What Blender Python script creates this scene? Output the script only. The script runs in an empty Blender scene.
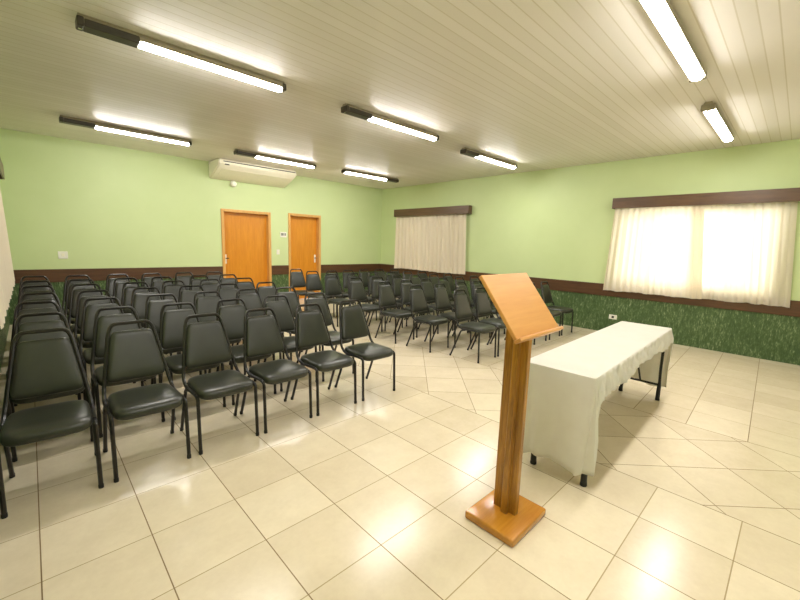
import bpy, bmesh, math, random
from mathutils import Vector, Matrix

# ---------------------------------------------------------------- camera, world, exposure
C = bpy.context.scene.collection
sc = bpy.context.scene
cam_d = bpy.data.cameras.new('camera'); cam = bpy.data.objects.new('camera', cam_d); C.objects.link(cam)
cam_d.sensor_width = 36.0; cam_d.sensor_fit = 'HORIZONTAL'; cam_d.lens = 17.23; cam_d.clip_start = 0.02
r_ = Vector((0.72221632, -0.69097079, 0.03103155)); u_ = Vector((0.07797558, 0.12591641, 0.98897162)); f_ = Vector((0.68725788, 0.71183174, -0.14481773))
cam.matrix_world = Matrix(((r_.x, u_.x, -f_.x, 0), (r_.y, u_.y, -f_.y, 0), (r_.z, u_.z, -f_.z, 1.476), (0, 0, 0, 1)))
sc.camera = cam
sc.view_settings.view_transform = 'Standard'; sc.view_settings.look = 'None'
sc.view_settings.gamma = 1.0; sc.view_settings.use_curve_mapping = False
sc.view_settings.exposure = 1.4
W = bpy.data.worlds.new('world'); sc.world = W; W.use_nodes = True
W.node_tree.nodes['Background'].inputs[0].default_value = (1.0, 0.97, 0.90, 1)
W.node_tree.nodes['Background'].inputs[1].default_value = 1.4
TUBE_STRENGTH = 33
DAYLIGHT = 13.0
# room: x from XL to XR, y from YF to YB, z 0..ZC
XL, XR, YF, YB, ZC = -0.33, 7.4855, -4.2, 8.6325, 3.02
day = bpy.data.lights.new('daylight', 'AREA'); day.shape = 'RECTANGLE'; day.size = 2.0; day.size_y = 1.25
day.energy = DAYLIGHT; day.color = (1.0, 0.97, 0.91)
dl = bpy.data.objects.new('daylight', day); C.objects.link(dl)
dl.location = (XR + 0.55, 1.24, 1.53); dl.rotation_euler = (0, math.radians(90), 0)

random.seed(7)
PI = math.pi

# ---------------------------------------------------------------- materials
def srgb(r, g, b):
    f = lambda c: (c/255/12.92) if c/255 <= .04045 else ((c/255+.055)/1.055)**2.4
    return (f(r), f(g), f(b), 1)

class NT:
    def __init__(s, name):
        s.m = bpy.data.materials.new(name); s.m.use_nodes = True; s.t = s.m.node_tree
        s.b = s.t.nodes['Principled BSDF']; s.out = s.t.nodes['Material Output']
    def n(s, typ, **kw):
        x = s.t.nodes.new(typ)
        for k, v in kw.items(): setattr(x, k, v)
        return x
    def l(s, a, b): s.t.links.new(a, b)
    def math(s, op, a, b=None, c=None):
        x = s.n('ShaderNodeMath', operation=op)
        for i, q in enumerate((a, b, c)):
            if q is None: continue
            if hasattr(q, 'links'): s.l(q, x.inputs[i])
            else: x.inputs[i].default_value = q
        return x.outputs[0]
    def mix(s, fac, a, b):
        x = s.n('ShaderNodeMix', data_type='RGBA')
        for sock, q in ((x.inputs[0], fac), (x.inputs[6], a), (x.inputs[7], b)):
            if hasattr(q, 'links'): s.l(q, sock)
            else: sock.default_value = q
        return x.outputs[2]
    def coord(s, scale=(1, 1, 1), kind='Object', rot=(0, 0, 0)):
        c = s.n('ShaderNodeTexCoord'); m = s.n('ShaderNodeMapping')
        m.inputs['Scale'].default_value = scale; m.inputs['Rotation'].default_value = rot
        s.l(c.outputs[kind], m.inputs['Vector']); return m.outputs['Vector']
    def noise(s, vec, scale, detail=4, rough=.55):
        x = s.n('ShaderNodeTexNoise'); x.inputs['Scale'].default_value = scale; x.inputs['Detail'].default_value = detail
        x.inputs['Roughness'].default_value = rough; s.l(vec, x.inputs['Vector']); return x.outputs['Fac']
    def ramp(s, fac, *stops):
        x = s.n('ShaderNodeValToRGB'); e = x.color_ramp.elements
        while len(e) < len(stops): e.new(.5)
        for el, (p, c) in zip(e, stops): el.position = p; el.color = c
        s.l(fac, x.inputs[0]); return x.outputs['Color']
    def bump(s, h, strength=.3, dist=.01):
        x = s.n('ShaderNodeBump'); x.inputs['Strength'].default_value = strength; x.inputs['Distance'].default_value = dist
        s.l(h, x.inputs['Height']); s.l(x.outputs['Normal'], s.b.inputs['Normal'])
    def base(s, c):
        if hasattr(c, 'links'): s.l(c, s.b.inputs['Base Color'])
        else: s.b.inputs['Base Color'].default_value = c
    def rough(s, v): s.b.inputs['Roughness'].default_value = v

def simple(name, col, rough=.5, metal=0, var=.06, scale=20, spec=.5, bump=0):
    t = NT(name); v = t.coord(); f = t.noise(v, scale)
    a = tuple(c*(1-var) for c in col[:3])+(1,); b = tuple(min(1, c*(1+var)) for c in col[:3])+(1,)
    t.base(t.ramp(f, (.3, a), (.7, b))); t.rough(rough); t.b.inputs['Metallic'].default_value = metal
    t.b.inputs['Specular IOR Level'].default_value = spec
    if bump: t.bump(f, bump, .004)
    return t.m

def wood(name, dark, light, axis='z', rough=.35, scale=1.0, coat=0.2):
    t = NT(name)
    st = {'x': (1.2, 14, 14), 'y': (14, 1.2, 14), 'z': (14, 14, 1.2)}[axis]
    v = t.coord(tuple(q*scale for q in st)); n1 = t.noise(v, 1.6, 5, .6)
    v2 = t.coord(tuple(q*scale*5 for q in st)); n2 = t.noise(v2, 1.5, 3, .6)
    f = t.math('ADD', t.math('MULTIPLY', n1, .7), t.math('MULTIPLY', n2, .3))
    t.base(t.ramp(f, (.32, dark), (.66, light))); t.rough(rough)
    t.b.inputs['Coat Weight'].default_value = coat; t.b.inputs['Coat Roughness'].default_value = .2
    t.bump(n2, .05, .002)
    return t.m

def floor_material():
    t = NT('porcelain_tile'); g = t.n('ShaderNodeNewGeometry'); s = t.n('ShaderNodeSeparateXYZ'); t.l(g.outputs['Position'], s.inputs[0])
    X, Y = s.outputs['X'], s.outputs['Y']; P = .40506; hw = .0025
    def cell(a, off, p=P):
        q = t.math('DIVIDE', t.math('SUBTRACT', a, off), p)
        fr = t.math('FRACT', q); d = t.math('MULTIPLY', t.math('MINIMUM', fr, t.math('SUBTRACT', 1, fr)), p)
        return t.math('LESS_THAN', d, hw), t.math('FLOOR', q)
    xa, xb = 2.760, 4.012
    gx, ix = cell(X, -.0754); gy, iy = cell(Y, 2.0711)
    sm = t.math('MULTIPLY', t.math('ADD', X, Y), .70711); df = t.math('MULTIPLY', t.math('SUBTRACT', Y, X), .70711)
    gs, i_s = cell(sm, 2.985*.70711); gd, i_d = cell(df, -2.646*.70711)
    rx, jx = cell(X, xb); ry, jy = cell(t.math('SUBTRACT', Y, t.math('MULTIPLY', t.math('SUBTRACT', X, xb), .036)), .115)
    A = t.math('MAXIMUM', gx, gy); D = t.math('MAXIMUM', gs, gd); R = t.math('MAXIMUM', rx, ry)
    inA = t.math('LESS_THAN', X, xa); inR = t.math('GREATER_THAN', X, xb)
    def pick(a, d, r):
        m = t.math('ADD', t.math('MULTIPLY', inA, a), t.math('MULTIPLY', inR, r))
        mid = t.math('MULTIPLY', t.math('SUBTRACT', 1, t.math('ADD', inA, inR)), d)
        return t.math('ADD', m, mid)
    ed = t.math('MINIMUM', t.math('ABSOLUTE', t.math('SUBTRACT', X, xa)), t.math('ABSOLUTE', t.math('SUBTRACT', X, xb)))
    edge = t.math('LESS_THAN', ed, .003)
    grout = t.math('MAXIMUM', pick(A, D, R), edge)
    cid = t.n('ShaderNodeCombineXYZ'); t.l(pick(ix, i_s, jx), cid.inputs[0]); t.l(pick(iy, i_d, jy), cid.inputs[1])
    wn = t.n('ShaderNodeTexWhiteNoise', noise_dimensions='2D'); t.l(cid.outputs[0], wn.inputs['Vector'])
    ns = t.noise(g.outputs['Position'], 5.5, 6, .65); ns2 = t.noise(g.outputs['Position'], 38, 3, .6)
    f = t.math('ADD', t.math('MULTIPLY', ns, .55), t.math('ADD', t.math('MULTIPLY', ns2, .2), t.math('MULTIPLY', wn.outputs['Value'], .25)))
    tile = t.ramp(f, (.28, srgb(211, 196, 167)), (.72, srgb(229, 216, 189)))
    soft = t.mix(grout, tile, srgb(158, 138, 98)); strong = t.math('MAXIMUM', t.math('MAXIMUM', t.math('MULTIPLY', inA, gx), t.math('MULTIPLY', inR, ry)), t.math('MAXIMUM', edge, t.math('MULTIPLY', t.math('SUBTRACT', 1, t.math('ADD', inA, inR)), t.math('MAXIMUM', gd, gs))))
    t.base(t.mix(strong, soft, srgb(124, 100, 62)))
    rr = t.math('ADD', t.math('MULTIPLY', ns2, .12), t.math('ADD', t.math('MULTIPLY', grout, .4), .15)); t.l(rr, t.b.inputs['Roughness'])
    t.bump(t.math('SUBTRACT', 1, grout), .25, .002)
    t.b.inputs['Specular IOR Level'].default_value = .5
    return t.m

def ceiling_material():
    t = NT('white_lining'); g = t.n('ShaderNodeNewGeometry'); s = t.n('ShaderNodeSeparateXYZ'); t.l(g.outputs['Position'], s.inputs[0])
    q = t.math('DIVIDE', s.outputs['Y'], .0985); fr = t.math('FRACT', q)
    d = t.math('MINIMUM', fr, t.math('SUBTRACT', 1, fr)); seam = t.math('LESS_THAN', d, .045)
    wn = t.n('ShaderNodeTexWhiteNoise', noise_dimensions='1D'); t.l(t.math('FLOOR', q), wn.inputs['W'])
    st = t.ramp(wn.outputs['Value'], (.0, srgb(229, 224, 214)), (1, srgb(236, 231, 223)))
    t.base(t.mix(seam, st, srgb(214, 207, 190))); t.rough(.45); t.b.inputs['Specular IOR Level'].default_value = .14
    h = t.math('ADD', t.math('SMOOTH_MIN', d, .08, .05), t.math('MULTIPLY', t.noise(t.coord((1, 10, 1)), 6, 2), .02))
    t.bump(h, .2, .015)
    return t.m

def lower_wall_material():
    t = NT('green_scratched_plaster')
    v = t.coord((25, 25, 8)); n = t.noise(v, 1.6, 3, .6)
    v2 = t.coord((66, 66, 20)); n2 = t.noise(v2, 1.3, 2, .6)
    v3 = t.coord((1, 1, 1)); n3 = t.noise(v3, 2.2, 3, .5)
    f = t.math('ADD', t.math('MULTIPLY', n, .5), t.math('ADD', t.math('MULTIPLY', n2, .38), t.math('MULTIPLY', n3, .12)))
    t.base(t.ramp(f, (.36, srgb(50, 74, 36)), (.52, srgb(74, 98, 54)), (.60, srgb(112, 130, 86)), (.71, srgb(176, 181, 144))))
    t.rough(.42); t.bump(f, .8, .02)
    return t.m

def upper_wall_material():
    t = NT('light_green_paint'); v = t.coord((1, 1, 1)); n = t.noise(v, 1.4, 3)
    t.base(t.ramp(n, (.3, srgb(199, 215, 156)), (.7, srgb(204, 219, 163)))); t.rough(.55)
    t.bump(t.noise(t.coord((1, 1, 1)), 90, 3), .12, .003)
    return t.m

def curtain_material(name, col, trans):
    t = NT(name); n = t.noise(t.coord((1, 1, 1)), 260, 2)
    col2 = tuple(c*.94 for c in col[:3])+(1,)
    cc = t.ramp(n, (.3, col2), (.7, col))
    d = t.n('ShaderNodeBsdfDiffuse'); tr = t.n('ShaderNodeBsdfTranslucent'); mx = t.n('ShaderNodeMixShader'); mx.inputs[0].default_value = trans
    t.l(cc, d.inputs['Color']); t.l(cc, tr.inputs['Color']); t.l(d.outputs[0], mx.inputs[1]); t.l(tr.outputs[0], mx.inputs[2])
    t.l(mx.outputs[0], t.out.inputs['Surface'])
    return t.m

def vinyl_material():
    t = NT('dark_olive_vinyl'); n = t.noise(t.coord(), 7, 3); n2 = t.noise(t.coord(), 320, 2)
    t.base(t.ramp(n, (.3, srgb(41, 43, 34)), (.7, srgb(48, 50, 40)))); t.rough(.32); t.bump(n2, .1, .002)
    t.b.inputs['Specular IOR Level'].default_value = .5
    return t.m

def glass_material():
    t = NT('window_glass'); a = t.n('ShaderNodeBsdfTransparent'); g = t.n('ShaderNodeBsdfGlossy'); g.inputs['Roughness'].default_value = .02
    n = t.noise(t.coord(), 3, 2); t.l(t.math('MULTIPLY', n, .04), g.inputs['Roughness'])
    mx = t.n('ShaderNodeMixShader'); mx.inputs[0].default_value = .06
    t.l(a.outputs[0], mx.inputs[1]); t.l(g.outputs[0], mx.inputs[2]); t.l(mx.outputs[0], t.out.inputs['Surface'])
    return t.m

def glow_material(k=1.0):
    t = NT('lit_tube_diffuser'); t.base((.9, .9, .88, 1)); n = t.noise(t.coord((.3, 4, 4)), 2, 2)
    t.l(t.ramp(n, (.2, (1, .962, .925, 1)), (.8, (1, .968, .94, 1))), t.b.inputs['Emission Color'])
    t.b.inputs['Emission Strength'].default_value = TUBE_STRENGTH*k
    return t.m

M = {}
M['floor'] = floor_material(); M['ceiling'] = ceiling_material(); M['lower'] = lower_wall_material(); M['upper'] = upper_wall_material()
M['band'] = wood('brown_rail_wood', srgb(72, 46, 26), srgb(96, 64, 38), 'x', .4)
M['band_y'] = wood('brown_rail_wood_side', srgb(72, 46, 26), srgb(96, 64, 38), 'y', .4)
M['pelmet'] = wood('brown_pelmet_wood', srgb(78, 54, 34), srgb(108, 78, 52), 'y', .38)
M['door'] = wood('orange_door_veneer', srgb(202, 126, 26), srgb(220, 148, 40), 'z', .34)
M['jamb'] = wood('pale_jamb_wood', srgb(204, 150, 78), srgb(222, 172, 98), 'z', .4)
M['lect'] = wood('honey_oak_post', srgb(108, 66, 16), srgb(198, 140, 50), 'z', .3, 1.4)
M['lectb'] = wood('honey_oak_base', srgb(172, 108, 24), srgb(204, 140, 44), 'x', .22, .6, .5)
M['lectp'] = wood('honey_oak_panel', srgb(198, 138, 70), srgb(214, 156, 86), 'x', .4, .7)
M['vinyl'] = vinyl_material()
M['steel'] = simple('black_brown_enamel', srgb(22, 19, 15), .32, 0, .1, 30)
M['cap'] = simple('black_rubber', srgb(18, 18, 18), .6)
M['black'] = simple('matt_black_metal', srgb(26, 26, 26), .45)
M['housing'] = simple('dark_grey_housing', srgb(58, 52, 42), .4)
M['shade'] = simple('dull_grey_reflector', srgb(158, 148, 124), .4)
M['chrome'] = simple('polished_metal', srgb(190, 186, 176), .15, 1, .03)
M['endmetal'] = simple('satin_end_metal', srgb(150, 142, 126), .3, .7, .05)
M['glow'] = glow_material(); M['glow_long'] = glow_material(.74)
M['curtain'] = curtain_material('cream_curtain', srgb(236, 226, 206), .42)
M['curtain_far'] = curtain_material('heavy_cream_curtain', srgb(236, 224, 200), .1)
M['ac'] = simple('cream_plastic', srgb(240, 235, 212), .4, 0, .02)
M['white'] = simple('white_plastic', srgb(236, 234, 222), .4, 0, .02)
M['dark'] = simple('dark_slot', srgb(40, 34, 26), .6)
M['greyink'] = simple('grey_print', srgb(120, 122, 108), .6)
M['frame'] = simple('painted_window_metal', srgb(200, 196, 184), .4)
M['glass'] = glass_material()

def cloth_mat():
    t = NT('white_tablecloth'); n = t.noise(t.coord(), 9, 4); n2 = t.noise(t.coord((1, 1, 1)), 400, 2)
    t.base(t.ramp(n, (.3, srgb(238, 235, 226)), (.7, srgb(244, 242, 234)))); t.rough(.75); t.bump(t.math('ADD', t.math('MULTIPLY', n, .8), t.math('MULTIPLY', n2, .1)), .12, .01)
    t.b.inputs['Specular IOR Level'].default_value = .2
    tr = t.n('ShaderNodeBsdfTranslucent'); tr.inputs['Color'].default_value = srgb(236, 230, 214); mx = t.n('ShaderNodeMixShader'); mx.inputs[0].default_value = .36
    t.l(t.b.outputs[0], mx.inputs[1]); t.l(tr.outputs[0], mx.inputs[2]); t.l(mx.outputs[0], t.out.inputs['Surface'])
    return t.m
M['cloth'] = cloth_mat()

# ---------------------------------------------------------------- helpers
def link(name, bm, mat, parent=None, smooth=False, loc=(0, 0, 0)):
    bmesh.ops.recalc_face_normals(bm, faces=bm.faces)
    me = bpy.data.meshes.new(name); bm.to_mesh(me); bm.free()
    mats = mat if isinstance(mat, (list, tuple)) else [mat]
    for m in mats: me.materials.append(m)
    if smooth:
        for p in me.polygons: p.use_smooth = True
        if smooth != 'all':
            try: me.set_sharp_from_angle(angle=math.radians(40))
            except Exception: pass
    o = bpy.data.objects.new(name, me); C.objects.link(o); o.location = loc
    if parent: o.parent = parent
    return o
def empty(name, loc=(0, 0, 0), rz=0):
    o = bpy.data.objects.new(name, None); C.objects.link(o); o.location = loc; o.rotation_euler = (0, 0, rz); o.empty_display_size = .1
    return o
def tag(o, label=None, cat=None, group=None, kind=None):
    for k, v in (('label', label), ('category', cat), ('group', group), ('kind', kind)):
        if v: o[k] = v
    return o
def box(bm, a, b, bevel=0, seg=2):
    r = bmesh.ops.create_cube(bm, size=1)
    vs = r['verts']
    for v in vs:
        v.co = Vector([(a[i]+b[i])/2 + v.co[i]*(b[i]-a[i]) for i in range(3)])
    if bevel:
        es = list({e for v in vs for e in v.link_edges})
        bmesh.ops.bevel(bm, geom=es, offset=bevel, segments=seg, affect='EDGES', profile=.5)
    return vs
def fillet(pts, rad, n=4):
    pts = [Vector(p) for p in pts]; out = [pts[0]]
    for i in range(1, len(pts)-1):
        p, a, b = pts[i], pts[i-1], pts[i+1]
        r = rad[i-1] if isinstance(rad, (list, tuple)) else rad
        da, db = (a-p), (b-p); r = min(r, da.length*.49, db.length*.49)
        s, e = p+da.normalized()*r, p+db.normalized()*r
        for k in range(n+1):
            t = k/n; out.append(s*(1-t)**2 + p*2*t*(1-t) + e*t*t)
    out.append(pts[-1]); return out
def tube(bm, pts, rad, seg=8, cap=True):
    pts = [Vector(p) for p in pts]; rings = []
    t0 = (pts[1]-pts[0]).normalized(); nrm = t0.orthogonal().normalized()
    for i, p in enumerate(pts):
        if i == 0: t = pts[1]-pts[0]
        elif i == len(pts)-1: t = pts[-1]-pts[-2]
        else: t = (pts[i+1]-p).normalized()+(p-pts[i-1]).normalized()
        t.normalize(); nrm = (nrm - t*nrm.dot(t)).normalized(); bn = t.cross(nrm)
        r = rad(i/(len(pts)-1)) if callable(rad) else rad
        rings.append([bm.verts.new(p + (nrm*math.cos(2*PI*k/seg)+bn*math.sin(2*PI*k/seg))*r) for k in range(seg)])
    for a, b in zip(rings, rings[1:]):
        for k in range(seg): bm.faces.new((a[k], a[(k+1) % seg], b[(k+1) % seg], b[k]))
    if cap: bm.faces.new(rings[0][::-1]); bm.faces.new(rings[-1])
def extrude_profile(bm, prof, axis, a, b):
    """prof: list of (p,q) in the two other axes"""
    def mk(p, q, s):
        return {'x': (s, p, q), 'y': (p, s, q), 'z': (p, q, s)}[axis]
    A = [bm.verts.new(mk(p, q, a)) for p, q in prof]; B = [bm.verts.new(mk(p, q, b)) for p, q in prof]
    n = len(prof)
    for i in range(n): bm.faces.new((A[i], A[(i+1) % n], B[(i+1) % n], B[i]))
    bm.faces.new(A[::-1]); bm.faces.new(B)
def lathe(bm, prof, centre, axis='z', seg=16):
    c = Vector(centre); rings = []
    for r, h in prof:
        ring = []
        for k in range(seg):
            a = 2*PI*k/seg; u, v = r*math.cos(a), r*math.sin(a)
            ring.append(bm.verts.new(c + Vector({'z': (u, v, h), 'y': (u, h, v), 'x': (h, u, v)}[axis])))
        rings.append(ring)
    for a, b in zip(rings, rings[1:]):
        for k in range(seg): bm.faces.new((a[k], a[(k+1) % seg], b[(k+1) % seg], b[k]))
    bm.faces.new(rings[0][::-1]); bm.faces.new(rings[-1])
def struct(name, bm, mat, parent=None, smooth=False):
    o = link(name, bm, mat, parent, smooth)
    if not parent: o['kind'] = 'structure'
    return o

# ---------------------------------------------------------------- room shell
T = .16
bm = bmesh.new(); box(bm, (XL-T, YF-T, -.1), (XR+T, YB+T, 0)); struct('floor', bm, M['floor'])
bm = bmesh.new(); box(bm, (XL-T, YF-T, ZC), (XR+T, YB+T, ZC+.1)); struct('ceiling', bm, M['ceiling'])
BZ0, BZ1 = .662, .878
def wall_boxes(name, boxes):
    bm = bmesh.new()
    for a, b in boxes:
        for z0, z1, mi in ((0, BZ1, 1), (BZ1, ZC, 0)):
            lo, hi = max(a[2], z0), min(b[2], z1)
            if hi - lo < 1e-4: continue
            vs = box(bm, (a[0], a[1], lo), (b[0], b[1], hi))
            for f in {f for v in vs for f in v.link_faces}: f.material_index = mi
    return struct(name, bm, [M['upper'], M['lower']])
D1 = (2.975, 4.078, 2.10); D2 = (4.522, 5.421, 2.125)
wall_boxes('wall_back', [((XL-T, YB, 0), (D1[0], YB+T, ZC)), ((D1[0], YB, D1[2]), (D1[1], YB+T, ZC)), ((D1[1], YB, 0), (D2[0], YB+T, ZC)),
                         ((D2[0], YB, D2[2]), (D2[1], YB+T, ZC)), ((D2[1], YB, 0), (XR+T, YB+T, ZC))])
wy0, wy1, wz0, wz1 = .25, 2.24, .90, 2.14
wall_boxes('wall_right', [((XR, YF, 0), (XR+T, wy0, ZC)), ((XR, wy1, 0), (XR+T, YB, ZC)), ((XR, wy0, 0), (XR+T, wy1, wz0)), ((XR, wy0, wz1), (XR+T, wy1, ZC))])
wall_boxes('wall_left', [((XL-T, YF, 0), (XL, YB, ZC))])
wall_boxes('wall_front', [((XL-T, YF-T, 0), (XR+T, YF, ZC))])
BT = .022
def band(name, a, b, m):
    bm = bmesh.new(); box(bm, a, b, .004, 1); struct(name, bm, m)
band('trim_1', (XL, YB-BT, BZ0), (D1[0], YB, BZ1), M['band'])
band('trim_2', (D1[1], YB-BT, BZ0), (D2[0], YB, BZ1), M['band'])
band('trim_3', (D2[1], YB-BT, BZ0), (XR-BT, YB, BZ1), M['band'])
band('trim_4', (XR-BT, YF, BZ0), (XR, YB, BZ1), M['band_y'])
band('trim_5', (XL, YF, BZ0), (XL+BT, YB-BT, BZ1), M['band_y'])

# window behind the near curtain
wn = tag(empty('window_1', (XR+.08, (wy0+wy1)/2, wz0)), kind='structure')
def ch(o, parent):
    o.parent = parent; o.matrix_parent_inverse = Matrix.Translation(-parent.location); return o
bm = bmesh.new(); fx0, fx1 = XR+.05, XR+.10
for a, b in (((fx0, wy0, wz0), (fx1, wy1, wz0+.05)), ((fx0, wy0, wz1-.05), (fx1, wy1, wz1)), ((fx0, wy0, wz0+.05), (fx1, wy0+.05, wz1-.05)), ((fx0, wy1-.05, wz0+.05), (fx1, wy1, wz1-.05))):
    box(bm, a, b)
for k in (1, 2, 3):
    y = wy0 + (wy1-wy0)*k/4; box(bm, (fx0+.005, y-.015, wz0+.05), (fx1-.005, y+.015, wz1-.05))
ch(link('window_frame', bm, M['frame']), wn)
bm = bmesh.new(); box(bm, (XR+.072, wy0+.05, wz0+.05), (XR+.076, wy1-.05, wz1-.05)); ch(link('window_pane', bm, M['glass']), wn)

# doors
def door(name, d, hand):
    x0, x1, zt = d; e = tag(empty(name, ((x0+x1)/2, YB, 0)), kind='structure'); fw = .058
    bm = bmesh.new()
    for a, b in (((x0, YB-.022, 0), (x0+fw, YB+.13, zt)), ((x1-fw, YB-.022, 0), (x1, YB+.13, zt)), ((x0+fw, YB-.022, zt-fw), (x1-fw, YB+.13, zt))):
        box(bm, a, b, .004, 1)
    ch(link('door_frame', bm, M['jamb']), e)
    bm = bmesh.new(); box(bm, (x0+fw-.004, YB+.10, .006), (x1-fw+.004, YB+.14, zt-fw+.004), .003, 1)
    leaf = ch(link('door_leaf', bm, M['door']), e)
    hx = x0+fw+.045 if hand < 0 else x1-fw-.05
    bm = bmesh.new(); box(bm, (hx-.022, YB+.094, .93), (hx+.022, YB+.102, 1.13), .003, 1)
    lathe(bm, [(.012, -.05), (.012, 0)], (hx, YB+.096, 1.05), 'y', 10)
    h = link('door_handle_plate', bm, M['white'])
    bm = bmesh.new(); tube(bm, fillet([(hx, YB+.06, 1.05), (hx, YB+.035, 1.05), (hx-hand*.05, YB+.035, 1.05)], .012), .011)
    lv = link('door_lever', bm, M['dark'], None, True)
    for o in (h, lv): ch(o, leaf)
door('door_1', D1, -1); door('door_2', D2, 1)

# ---------------------------------------------------------------- fluorescent fittings
def make_light(ballast):
    root = empty('ceiling_light'); L = 1.57; hw = .056
    bm = bmesh.new(); extrude_profile(bm, [(-.03, 0), (.03, 0), (.036, -.012), (hw, -.034), (hw, -.064), (hw-.003, -.064), (hw-.003, -.040), (-hw+.003, -.040), (-hw+.003, -.064), (-hw, -.064), (-hw, -.034), (-.036, -.012)], 'x', 0, L)
    link('housing', bm, M['shade'], root)
    g0 = .37 if ballast else .035
    bm = bmesh.new(); pr = [(-math.cos(PI*k/8)*(hw-.004), -.056-math.sin(PI*k/8)*.036) for k in range(9)]
    extrude_profile(bm, pr, 'x', g0, L-.03); link('lit_diffuser', bm, M['glow' if ballast else 'glow_long'], root, True)
    if ballast:
        bm = bmesh.new(); box(bm, (.03, -hw-.002, -.084), (.368, hw+.002, -.030), .008); link('ballast_cover', bm, M['housing'], root)
    for k, (a, b) in enumerate(((-.01, .034), (L-.034, L+.01))):
        bm = bmesh.new(); box(bm, (a, -hw-.004, -.086), (b, hw+.004, -.022), .010)
        cp = link('end_cap', bm, M['housing'] if ballast else M['endmetal'], root)
        bm = bmesh.new(); lathe(bm, [(.012, -.006), (.012, .002), (.008, .003)], ((a+b)/2, 0, -.086), 'z', 10); link('screw', bm, M['chrome'], cp)
    return root
def copy_tree(o, parent=None, table=None):
    c = o.copy(); C.objects.link(c)
    if parent: c.parent = parent
    for chd in table[o]: copy_tree(chd, c, table)
    return c
def tree_of(o):
    tb = {}
    allo = list(C.objects)
    def rec(q):
        tb[q] = [x for x in allo if x.parent == q]
        for z in tb[q]: rec(z)
    rec(o); return tb
protos = [make_light(True), make_light(False)]; trees = [tree_of(p) for p in protos]; first = [True, True]
# x start, y, flipped, label
LIGHTS = [(2.69, 3.79, 0, 'long lit fluorescent batten in the middle of the white lined ceiling'),
          (5.10, 3.94, 0, 'lit fluorescent batten between the middle light and the far curtained window'),
          (4.93, 6.965, 1, 'lit fluorescent batten above the narrower door, near the far room corner'),
          (2.71, 7.05, 0, 'lit fluorescent batten right in front of the air conditioner'),
          (.42, 7.03, 0, 'lit fluorescent batten near the back wall, left of the air conditioner'),
          (.37, 3.78, 0, 'large lit fluorescent batten cut off by the top edge, upper left of photo'),
          (2.67, .81, 0, 'lit fluorescent batten cut off by the top edge, upper right of photo'),
          (5.15, .865, 0, 'lit fluorescent batten on the ceiling in front of the bright curtained window')]
LIGHTS += [(.37, .81, 2, 'added fill batten above the camera, out of view, extending the near row'),  # unseen battens added around the camera to brighten the room evenly
           (.37, -2.3, 2, 'added fill batten behind the camera, out of view, left of its row'), (2.67, -2.3, 2, 'added fill batten behind the camera, out of view, right of its row')]  # added rear row, out of view, gives front light
for i, (x, y, fl, lb) in enumerate(LIGHTS):
    q = 1 if i >= 6 else 0
    if first[q]: o = protos[q]; first[q] = False
    else: o = copy_tree(protos[q], None, trees[q])
    if fl == 2: fl = 0
    if fl: o.location = (x+1.57, y, ZC); o.rotation_euler = (0, 0, PI)
    else: o.location = (x, y, ZC)
    tag(o, lb, 'ceiling light', 'fluorescent ceiling battens')

# ---------------------------------------------------------------- pelmets and curtains
def pelmet(y0, y1, z0, z1, side, label):
    xw, xf = (XR, XR-.14) if side > 0 else (XL, XL+.15)
    e = empty('curtain_pelmet', (xw, (y0+y1)/2, z0)); tag(e, label, 'pelmet', 'brown wooden pelmets')
    s = 1 if side > 0 else -1
    def bx(a, b):
        bm = bmesh.new(); box(bm, [min(p, q) for p, q in zip(a, b)], [max(p, q) for p, q in zip(a, b)], .003, 1); return bm
    ch(link('front_board', bx((xf, y0, z0), (xf+.02*s, y1, z1)), M['pelmet']), e)
    ch(link('top_board', bx((xf+.02*s, y0+.0, z1-.02), (xw, y1, z1)), M['pelmet']), e)
    for ya, yb in ((y0, y0+.02), (y1-.02, y1)):
        ch(link('end_board', bx((xf+.02*s, ya, z0), (xw, yb, z1-.02)), M['pelmet']), e)
pelmet(5.44, 7.96, 2.215, 2.405, 1, 'brown wooden pelmet over the far cream curtain on the right wall')
pelmet(.06, 2.39, 2.195, 2.37, 1, 'brown wooden pelmet over the bright near window on the right wall')
pelmet(3.8, 7.9, 2.20, 2.39, -1, 'brown wooden pelmet end at the left photo edge')

def curtain(name, ytop, ybot, ztop, zbot, x, nf, amp, mat, label, group, seed, s=1, slant=0):
    rd = random.Random(seed); bm = bmesh.new(); NY, NZ = nf*10, 14
    ph = [0]
    for i in range(NY): ph.append(ph[-1] + 2*PI*nf/NY*(.55+.9*rd.random() if i % 10 else 1))
    av = [rd.uniform(.55, 1.2) for _ in range(nf+3)]; fr = [rd.uniform(-1, 1) for _ in range(nf+3)]
    hem = [rd.uniform(-.012, .012) for _ in range(nf+3)]
    grid = []
    for j in range(NZ+1):
        t = j/NZ; row = []
        for i in range(NY+1):
            u = i/NY; k = u*nf; k0 = int(k); w = k-k0; lerp = lambda A: A[k0]*(1-w)+A[k0+1]*w
            y = (ytop[0]+(ytop[1]-ytop[0])*u)*(1-t) + (ybot[0]+(ybot[1]-ybot[0])*u)*t + lerp(fr)*.02*t
            a = amp*lerp(av)*(.75+.25*t)
            xx = x - s*slant*t - s*(a*math.sin(ph[i]) + .3*a*math.sin(ph[i]*2.3+1.1+t) + .2*amp*lerp(fr)*t)
            row.append(bm.verts.new((xx, y, ztop+(zbot+lerp(hem)-ztop)*t)))
        grid.append(row)
    for j in range(NZ):
        for i in range(NY): bm.faces.new((grid[j][i], grid[j][i+1], grid[j+1][i+1], grid[j+1][i]))
    o = link(name, bm, mat, None, 'all'); tag(o, label, 'curtain', group)
    return o
curtain('curtain', (5.54, 7.92), (5.48, 7.91), 2.25, .80, XR-.072, 17, .032, M['curtain_far'], 'cream pleated curtain at the far window, hanging down behind the chairs', 'cream window curtains', 3)
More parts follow.
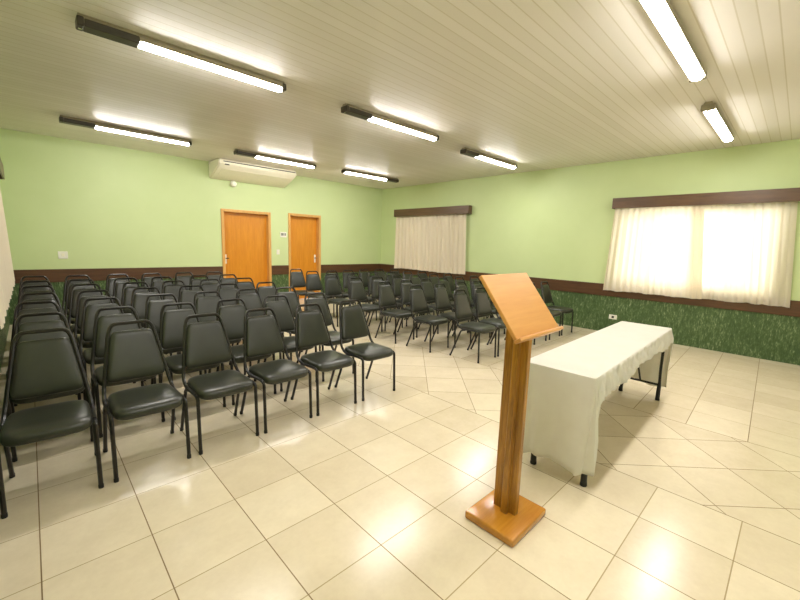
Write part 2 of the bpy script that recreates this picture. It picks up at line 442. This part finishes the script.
curtain('curtain', (1.12, 2.345), (1.0, 2.39), 2.24, .775, XR-.100, 13, .018, M['curtain'], 'left half of the bright backlit cream curtain behind the white table', 'cream window curtains', 5)
curtain('curtain', (.135, 1.30), (.045, 1.17), 2.23, .785, XR-.042, 13, .014, M['curtain'], 'right half of the bright backlit cream curtain, at the right photo edge', 'cream window curtains', 9)
curtain('curtain', (3.9, 7.80), (3.9, 7.68), 2.23, .79, XL+.085, 32, .016, M['curtain_far'], 'cream curtain hanging at the extreme left photo edge', 'cream window curtains', 4, -1, .045)

# ---------------------------------------------------------------- things on the walls
ac = tag(empty('air_conditioner', (3.67, YB, 2.70)), 'wide cream air conditioner mounted on the back wall under the ceiling', 'air conditioner')
ax0, ax1, AD = 2.765, 4.43, .60
bm = bmesh.new()
prof = [(YB, ZC-.004), (YB-AD+.03, ZC-.004), (YB-AD, ZC-.03), (YB-AD-.006, 2.925), (YB-AD+.04, 2.875), (YB-.12, 2.705), (YB, 2.69)]
extrude_profile(bm, prof, 'x', ax0, ax1)
bmesh.ops.bevel(bm, geom=[e for e in bm.edges if abs(e.verts[0].co.x-e.verts[1].co.x) < 1e-6], offset=.02, segments=2, affect='EDGES')
ch(link('casing', bm, M['ac'], None, True), ac)
bm = bmesh.new(); box(bm, (ax0+.09, YB-AD-.007, 2.962), (ax1-.035, YB-AD+.01, 2.978)); ch(link('intake_slot', bm, M['dark']), ac)
bm = bmesh.new(); box(bm, (ax0+.115, YB-AD-.008, 2.905), (ax0+.20, YB-AD+.04, 2.922)); ch(link('display', bm, M['dark']), ac)
bm = bmesh.new(); extrude_profile(bm, [(YB-.50, 2.852), (YB-.49, 2.840), (YB-.25, 2.748), (YB-.24, 2.755)], 'x', ax0+.10, ax1-.10); ch(link('air_flap', bm, M['ac']), ac)

sd = tag(empty('alarm_dome', (3.235, YB, 2.63)), 'small white dome fitted on the wall under the air conditioner', 'alarm')
bm = bmesh.new(); lathe(bm, [(.055, 0), (.055, -.02), (.045, -.025)], (3.235, YB, 2.63), 'y', 18); ch(link('mount', bm, M['ac'], None, True), sd)
bm = bmesh.new(); lathe(bm, [(.045, -.02), (.062, -.045), (.066, -.07), (.058, -.10), (.035, -.122), (.01, -.13)], (3.235, YB, 2.63), 'y', 18); ch(link('dome', bm, M['white'], None, True), sd)

pn = tag(empty('wall_sign', (4.385, YB, 1.56)), 'small white sign with grey print on the wall between the two doors', 'sign')
bm = bmesh.new(); box(bm, (4.31, YB-.012, 1.545), (4.475, YB, 1.67), .003, 1); ch(link('board', bm, M['white']), pn)
bm = bmesh.new()
for a, b in ((4.335, 4.38), (4.392, 4.41), (4.424, 4.452)): box(bm, (a, YB-.0135, 1.585), (b, YB-.011, 1.645))
ch(link('print', bm, M['greyink']), pn)

def plate(name, x, z, w, h, label, cat):
    e = tag(empty(name, (x, YB, z)), label, cat)
    bm = bmesh.new(); box(bm, (x-w/2, YB-.010, z-h/2), (x+w/2, YB, z+h/2), .003, 1); ch(link('cover_plate', bm, M['white']), e)
    bm = bmesh.new(); box(bm, (x-w*.17, YB-.015, z-h*.2), (x+w*.17, YB-.009, z+h*.2), .002, 1); ch(link('rocker', bm, M['ac']), e)
plate('light_switch', 4.253, 1.196, .075, .115, 'pale light switch on the wall below the small sign', 'light switch')
plate('light_switch', .393, 1.114, .125, .125, 'white square light switch plate on the left of the back wall', 'light switch')
ot = tag(empty('power_outlet', (XR, 2.22, .295)), 'white power outlet low on the dark green wall beyond the white table', 'power outlet')
bm = bmesh.new(); box(bm, (XR-.012, 2.155, .255), (XR, 2.285, .335), .004, 1); ch(link('cover_plate', bm, M['white']), ot)
bm = bmesh.new(); box(bm, (XR-.016, 2.20, .275), (XR-.011, 2.24, .315), .002, 1); ch(link('socket', bm, M['dark']), ot)

# ---------------------------------------------------------------- chairs
def pad_mesh(a_of_t, depth, rings, tf, n=5.0, N=36):
    """closed cushion: outline |x|<=a(t), |t|<=1 -> local (x, t*depth); rings: (inset metres, height)"""
    bm = bmesh.new(); R = []
    for ins, h in rings:
        row = []
        for k in range(N):
            a = 2*PI*k/N; cx, sy = math.cos(a), math.sin(a)
            u = math.copysign(abs(cx)**(2/n), cx); v = math.copysign(abs(sy)**(2/n), sy)
            A = max(a_of_t(v)-ins, .004); D = max(depth-ins, .004)
            row.append(bm.verts.new(tf(u*A, v*D, h)))
        R.append(row)
    for p, q in zip(R, R[1:]):
        for k in range(N): bm.faces.new((p[k], p[(k+1) % N], q[(k+1) % N], q[k]))
    bm.faces.new(R[0][::-1]); bm.faces.new(R[-1])
    return bm
def make_chair():
    root = empty('stacking_chair')
    # seat: y from -.245 to .155
    bm = pad_mesh(lambda t: .187+.006*(-t), .202, [(.02, .386), (.006, .388), (.0, .396), (-.002, .412), (.0, .426), (.006, .436), (.022, .444), (.05, .448), (.10, .450), (.16, .4505)],
                  lambda u, v, h: Vector((u, v-.045, h - .012*max(0, (-v-.10)/.10)**2)), 5.5)
    link('seat', bm, M['vinyl'], root, 'all')
    p0, p1 = Vector((0, .168, .50)), Vector((0, .268, .84)); d = (p1-p0).normalized(); nrm = Vector((0, -d.z, d.y))
    Lp = (p1-p0).length
    zc0, zc1 = -.004, Lp-.018          # pad extent along the uprights
    def tf(u, v, h):
        s = (zc0+zc1)/2 + v
        return p0 + d*s + Vector((u, 0, 0)) + nrm*(h - .010*(1-(u/.2)**2))
    bm = pad_mesh(lambda t: .1485-.0275*t, (zc1-zc0)/2, [(.012, -.014), (.002, -.012), (0, -.004), (-.001, .008), (.002, .018), (.010, .025), (.03, .029), (.07, .031)], tf, 9)
    link('backrest', bm, M['vinyl'], root, 'all')
    # frame: seat rails rising into the tapered hoop
    bm = bmesh.new(); pts = [(.198, -.165, .407), (.198, .06, .392), (.193, .150, .44)]
    up = [(.131, .264, .828), (.106, .276, .874)]
    right = pts+up; left = [(-x, y, z) for x, y, z in reversed(right)]
    path = fillet(right+left, [.05, .06, .04, .07, .07, .04, .06, .05], 5)
    tube(bm, path, .012, 8)
    for sx in (-1, 1): tube(bm, [(sx*.198, -.13, .395), (sx*.12, -.13, .395)], .008, 6); tube(bm, [(sx*.198, .06, .385), (sx*.12, .06, .393)], .008, 6)
    tube(bm, [(-.196, .115, .405), (.196, .115, .405)], .008, 6)
    link('frame', bm, M['steel'], root, True)
    for sx in (-1, 1):
        bm = bmesh.new(); tube(bm, fillet([(sx*.198, -.150, .405), (sx*.199, -.208, .40), (sx*.200, -.222, .012)], .06, 6), .012, 8)
        lg = link('leg', bm, M['steel'], root, True)
        bm = bmesh.new(); lathe(bm, [(.013, 0), (.0135, .004), (.0135, .022), (.011, .024)], (sx*.2, -.222, 0), 'z', 10); link('foot_cap', bm, M['cap'], lg, True)
    for sx in (-1, 1):
        bm = bmesh.new(); tube(bm, fillet([(sx*.198, .01, .389), (sx*.199, .07, .378), (sx*.203, .222, .012)], .05, 5), .012, 8)
        lg = link('leg', bm, M['steel'], root, True)
        bm = bmesh.new(); lathe(bm, [(.013, 0), (.0135, .004), (.0135, .022), (.011, .024)], (sx*.203, .224, 0), 'z', 10); link('foot_cap', bm, M['cap'], lg, True)
    return root
proto = make_chair(); pt = tree_of(proto); used = [False]
def place(x, y, rz, label, group):
    if not used[0]: o = proto; used[0] = True
    else: o = copy_tree(proto, None, pt)
    o.location = (x, y, 0); o.rotation_euler = (0, 0, rz); tag(o, label, 'chair', group)
ORD = ['first', 'second', 'third', 'fourth', 'fifth', 'sixth', 'seventh']
rd = random.Random(11)
LY = [3.19, 3.88, 4.56, 5.22, 5.93, 6.58, 7.26]; LX = [0.0, .468, .94, 1.40, 1.87, 2.36]
over = {(2, 5): (2.33, 4.53), (5, 4): (1.92, 6.62)}
for j, y in enumerate(LY):
    for i, x in enumerate(LX):
        if (j, i) in over: xx, yy = over[(j, i)][0], over[(j, i)][1]
        elif j == 0: xx, yy = x, y
        else: xx, yy = x+rd.uniform(-.015, .015), y+rd.uniform(-.02, .02)
        if i == 0: xx += .018 if j else .005
        if j == 0: lab = f'dark olive vinyl chair in front row of the left block, {ORD[i]} from the left'
        elif j == 6: lab = f'dark olive vinyl chair in back row of the left block, {ORD[i]} from the left'
        else: lab = f'dark olive vinyl chair in {ORD[j]} row of the left block, {ORD[i]} from the left'
        place(xx, yy-.272, -.05 if i+j == 0 else rd.uniform(-.02, .02), lab, 'chairs of the left block')
RIGHT = [[(4.22, 3.19), (4.70, 3.19), (5.20, 3.19), (5.71, 3.19), (6.22, 3.19), (6.71, 3.19)],
         [(4.09, 3.90), (4.575, 3.85), (5.13, 3.87), (5.58, 3.87), (6.10, 3.87), (6.60, 3.87)],
         [(4.03, 4.54), (4.57, 4.60), (5.04, 4.57), (5.51, 4.58), (6.0, 4.57), (6.48, 4.57)],
         [(3.98, 5.24), (4.48, 5.26), (5.02, 5.30), (5.48, 5.28), (6.02, 5.26), (6.48, 5.26)],
         [(4.0, 6.0), (4.52, 6.02), (5.0, 6.0), (5.49, 5.98), (5.96, 5.98), (6.43, 5.98)],
         [(4.06, 6.78), (4.50, 6.74), (4.93, 6.76), (5.37, 6.76), (5.82, 6.76), (6.3, 6.76)],
         [(4.04, 7.40)]]
for j, row in enumerate(RIGHT):
    for i, (x, y) in enumerate(row):
        if j == 0: lab = f'dark olive vinyl chair in front row of the right block, {ORD[i]} from the aisle'
        elif j == 6: lab = 'lone dark olive vinyl chair in front of the narrower orange door'
        else: lab = f'dark olive vinyl chair in {ORD[j]} row of the right block, {ORD[i]} from the aisle'
        place(x, y-.272, rd.uniform(-.03, .03), lab, 'chairs of the right block')

# ---------------------------------------------------------------- lectern
lc = tag(empty('lectern', (1.80, .95, 0)), 'honey coloured wooden lectern with slanted top and cross shaped post', 'lectern')
bm = bmesh.new(); box(bm, (1.606, .808, 0), (1.966, 1.102, .044), .010, 3); ch(link('base', bm, M['lectb'], None, True), lc)
cx, cy, ht = 1.793, .952, .017; xm, xp, ym, yp = .044, .060, .056, .078
bm = bmesh.new()
pl = [(cx-xm, cy-ht), (cx-ht, cy-ht), (cx-ht, cy-ym), (cx+ht, cy-ym), (cx+ht, cy-ht), (cx+xp, cy-ht), (cx+xp, cy+ht), (cx+ht, cy+ht), (cx+ht, cy+yp), (cx-ht, cy+yp), (cx-ht, cy+ht), (cx-xm, cy+ht)]
q0, q1 = Vector((0, .855, 1.05)), Vector((0, 1.077, 1.338))
dirp = (q1-q0).normalized(); npl = Vector((0, -dirp.z, dirp.y)); Lq = (q1-q0).length
A = [bm.verts.new((x, y, .044)) for x, y in pl]
def ztop(y): return 1.05 + (y-.855)/(dirp.y)*dirp.z - .033
B = [bm.verts.new((x, y, min(ztop(y), 1.30))) for x, y in pl]
for i in range(12): bm.faces.new((A[i], A[(i+1) % 12], B[(i+1) % 12], B[i]))
bm.faces.new(A[::-1]); bm.faces.new(B)
bmesh.ops.bevel(bm, geom=[e for e in bm.edges if abs(e.verts[0].co.z-e.verts[1].co.z) > .5], offset=.003, segments=1, affect='EDGES')
ch(link('post', bm, M['lect']), lc)
def slab(u0, u1, s0, s1, n0, n1, bev):
    bm = bmesh.new(); box(bm, (u0, s0, n0), (u1, s1, n1), bev)
    for v in bm.verts:
        p = q0 + dirp*v.co.y + npl*v.co.z; v.co = Vector((v.co.x, p.y, p.z))
    return bm
ch(link('reading_panel', slab(1.588, 2.036, .010, Lq, -.020, 0, .004), M['lectp']), lc)
ch(link('book_ledge', slab(1.585, 2.042, -.008, .010, -.022, .018, .005), M['lectp'], None, True), lc)
for dx in (-.075, .035): ch(link('support_batten', slab(cx+dx, cx+dx+.04, .06, .26, -.050, -.0245, .003), M['lect']), lc)

# ---------------------------------------------------------------- folding table and cloth
TX0, TX1, TY0, TY1, TZ = 2.352, 4.585, .755, 1.208, .722
tb = tag(empty('folding_table', ((TX0+TX1)/2, (TY0+TY1)/2, 0)), 'long folding table with black steel legs standing under a white cloth', 'table')
bm = bmesh.new(); box(bm, (TX0+.006, TY0+.006, TZ-.035), (TX1-.006, TY1-.006, TZ-.002), .006); ch(link('tabletop', bm, M['frame']), tb)
for lx, sg in ((2.43, 1), (4.42, -1)):
    zb = .21 if sg > 0 else .16
    for ly in (.775, 1.108):
        bm = bmesh.new()
        path = fillet([(lx+sg*.0, ly, TZ-.04), (lx+sg*.005, ly, .30), (lx-sg*.028, ly, .19), (lx-sg*.022, ly, .004)], .08, 4)
        tube(bm, path, lambda t: .013 if t < .7 else .013+.007*(t-.7)/.3, 10)
        lg = ch(link('leg', bm, M['black'], None, True), tb)
        bm = bmesh.new(); lathe(bm, [(.020, 0), (.022, .006), (.019, .03), (.014, .034)], (lx-sg*.022, ly, 0), 'z', 12)
        ch(link('foot_cap', bm, M['cap'], None, True), lg)
    bm = bmesh.new(); tube(bm, [(lx-sg*.022, .775, zb), (lx-sg*.022, 1.108, zb)], .011, 8); ch(link('crossbar', bm, M['black'], None, True), tb)
    bm = bmesh.new(); tube(bm, [(lx-sg*.022, .94, zb), (lx+sg*.42, .94, TZ-.045)], .009, 8); ch(link('brace', bm, M['black'], None, True), tb)

def make_cloth():
    bm = bmesh.new(); r = .018; z = TZ+.003
    x0, x1, y0, y1 = TX0-.004, TX1+.004, TY0-.004, TY1+.004
    per = []   # (x, y, nx, ny, drop, wave)
    def seg(p, q, n, cnt, fd, fw):
        for k in range(cnt):
            t = k/cnt; per.append((p[0]+(q[0]-p[0])*t, p[1]+(q[1]-p[1])*t, n[0], n[1], fd(t), fw(t)))
    def corner(c, a0, a1, cnt, fd, fw):
        for k in range(cnt):
            t = k/cnt; a = a0+(a1-a0)*t; per.append((c[0]+r*math.cos(a), c[1]+r*math.sin(a), math.cos(a), math.sin(a), fd(t), fw(t)))
    sm = lambda t: t*t*(3-2*t)
    # near end, from +y to -y
    near = lambda t: .62 - .035*math.exp(-((t-.22)/.10)**2) + .018*math.sin(6*t+1)
    seg((x0, y1-r), (x0, y0+r), (-1, 0), 40, near, lambda t: .4+.9*math.exp(-((t-.18)/.2)**2))
    corner((x0+r, y0+r), PI, 1.5*PI, 14, lambda t: .645-.02*t, lambda t: .35)
    # -y side: long at the corner, then a short drop
    def side(t):
        d = .135 + .02*math.sin(9*t)+.012*math.sin(23*t+1)
        return d + (.47*(1-min(1, t/.028)))+ (.48*sm(max(0, (t-.985)/.015)))
    seg((x0+r, y0), (x1-r, y0), (0, -1), 150, side, lambda t: 1.0)
    corner((x1-r, y0+r), 1.5*PI, 2*PI, 14, lambda t: .62, lambda t: .5)
    seg((x1, y0+r), (x1, y1-r), (1, 0), 36, lambda t: .62+.02*math.sin(7*t), lambda t: .8)
    corner((x1-r, y1-r), 0, .5*PI, 14, lambda t: .63, lambda t: .6)
    seg((x1-r, y1), (x0+r, y1), (0, 1), 120, lambda t: .60+.03*math.sin(11*t), lambda t: .9)
    corner((x0+r, y1-r), .5*PI, PI, 14, lambda t: .63, lambda t: .6)
    N = len(per); K = 18; rows = []
    s = 0; S = []
    for i, p in enumerate(per):
        S.append(s); q = per[(i+1) % N]; s += math.hypot(q[0]-p[0], q[1]-p[1]) + .012*(abs(q[2]-p[2])+abs(q[3]-p[3]))
    tot = s
    def wav(si, t, w, drop):
        a = 2*PI*si/tot
        f = .55*math.sin(13*a+.7) + .35*math.sin(29*a+2.1+1.2*t) + .22*math.sin(61*a+.4-.8*t)
        short = drop < .3
        amp = .024*t*w if not short else (.012*math.sin(PI*min(1, t*1.0))+.010*t)*w
        if short: f = .5*math.sin(47*a+3*t)+.4*math.sin(83*a-2*t)+.3*math.sin(23*a)
        return amp*f
    for j in range(K+1):
        t = j/K; row = []
        for (x, y, nx, ny, d, w), si in zip(per, S):
            if j == 0: p = (x-nx*.010, y-ny*.010, z)
            elif j == 1: p = (x-nx*.002, y-ny*.002, z-.003)
            else:
                tt = (j-1)/(K-1); o = .003+.018*tt+wav(si, tt, w, d); o = max(o, .002)
                tx, ty = -ny, nx; sh = .012*tt*math.sin(2*PI*si/tot*17)
                dy = 0
                if x < x0+.16 and y < y0+.32: dy = .055*tt**1.3*(sm(min(1, (y0+.32-y)/.32)) if nx < -.2 else 1)*(1 if x < x0+.0175 else 0)
                p = (x+nx*o+tx*sh, y+ny*o+ty*sh+dy, z-.006-(d-.006)*tt)
            row.append(bm.verts.new(p))
        rows.append(row)
    for a, b in zip(rows, rows[1:]):
        for k in range(N): bm.faces.new((a[k], a[(k+1) % N], b[(k+1) % N], b[k]))
    bm.faces.new(rows[0])
    o = link('tablecloth', bm, M['cloth'], None, True); tag(o, 'white cloth draped over the long folding table, low on the near end', 'tablecloth')
    md = o.modifiers.new('thickness', 'SOLIDIFY'); md.thickness = .0018; md.offset = -1
    return o
cloth = make_cloth()
rot = Matrix.Translation((TX0, .98, 0)) @ Matrix.Rotation(math.radians(1.5), 4, 'Z') @ Matrix.Translation((-TX0, -.98, 0))
cloth.matrix_world = rot
tb.matrix_world = rot @ Matrix.Translation(tb.location)
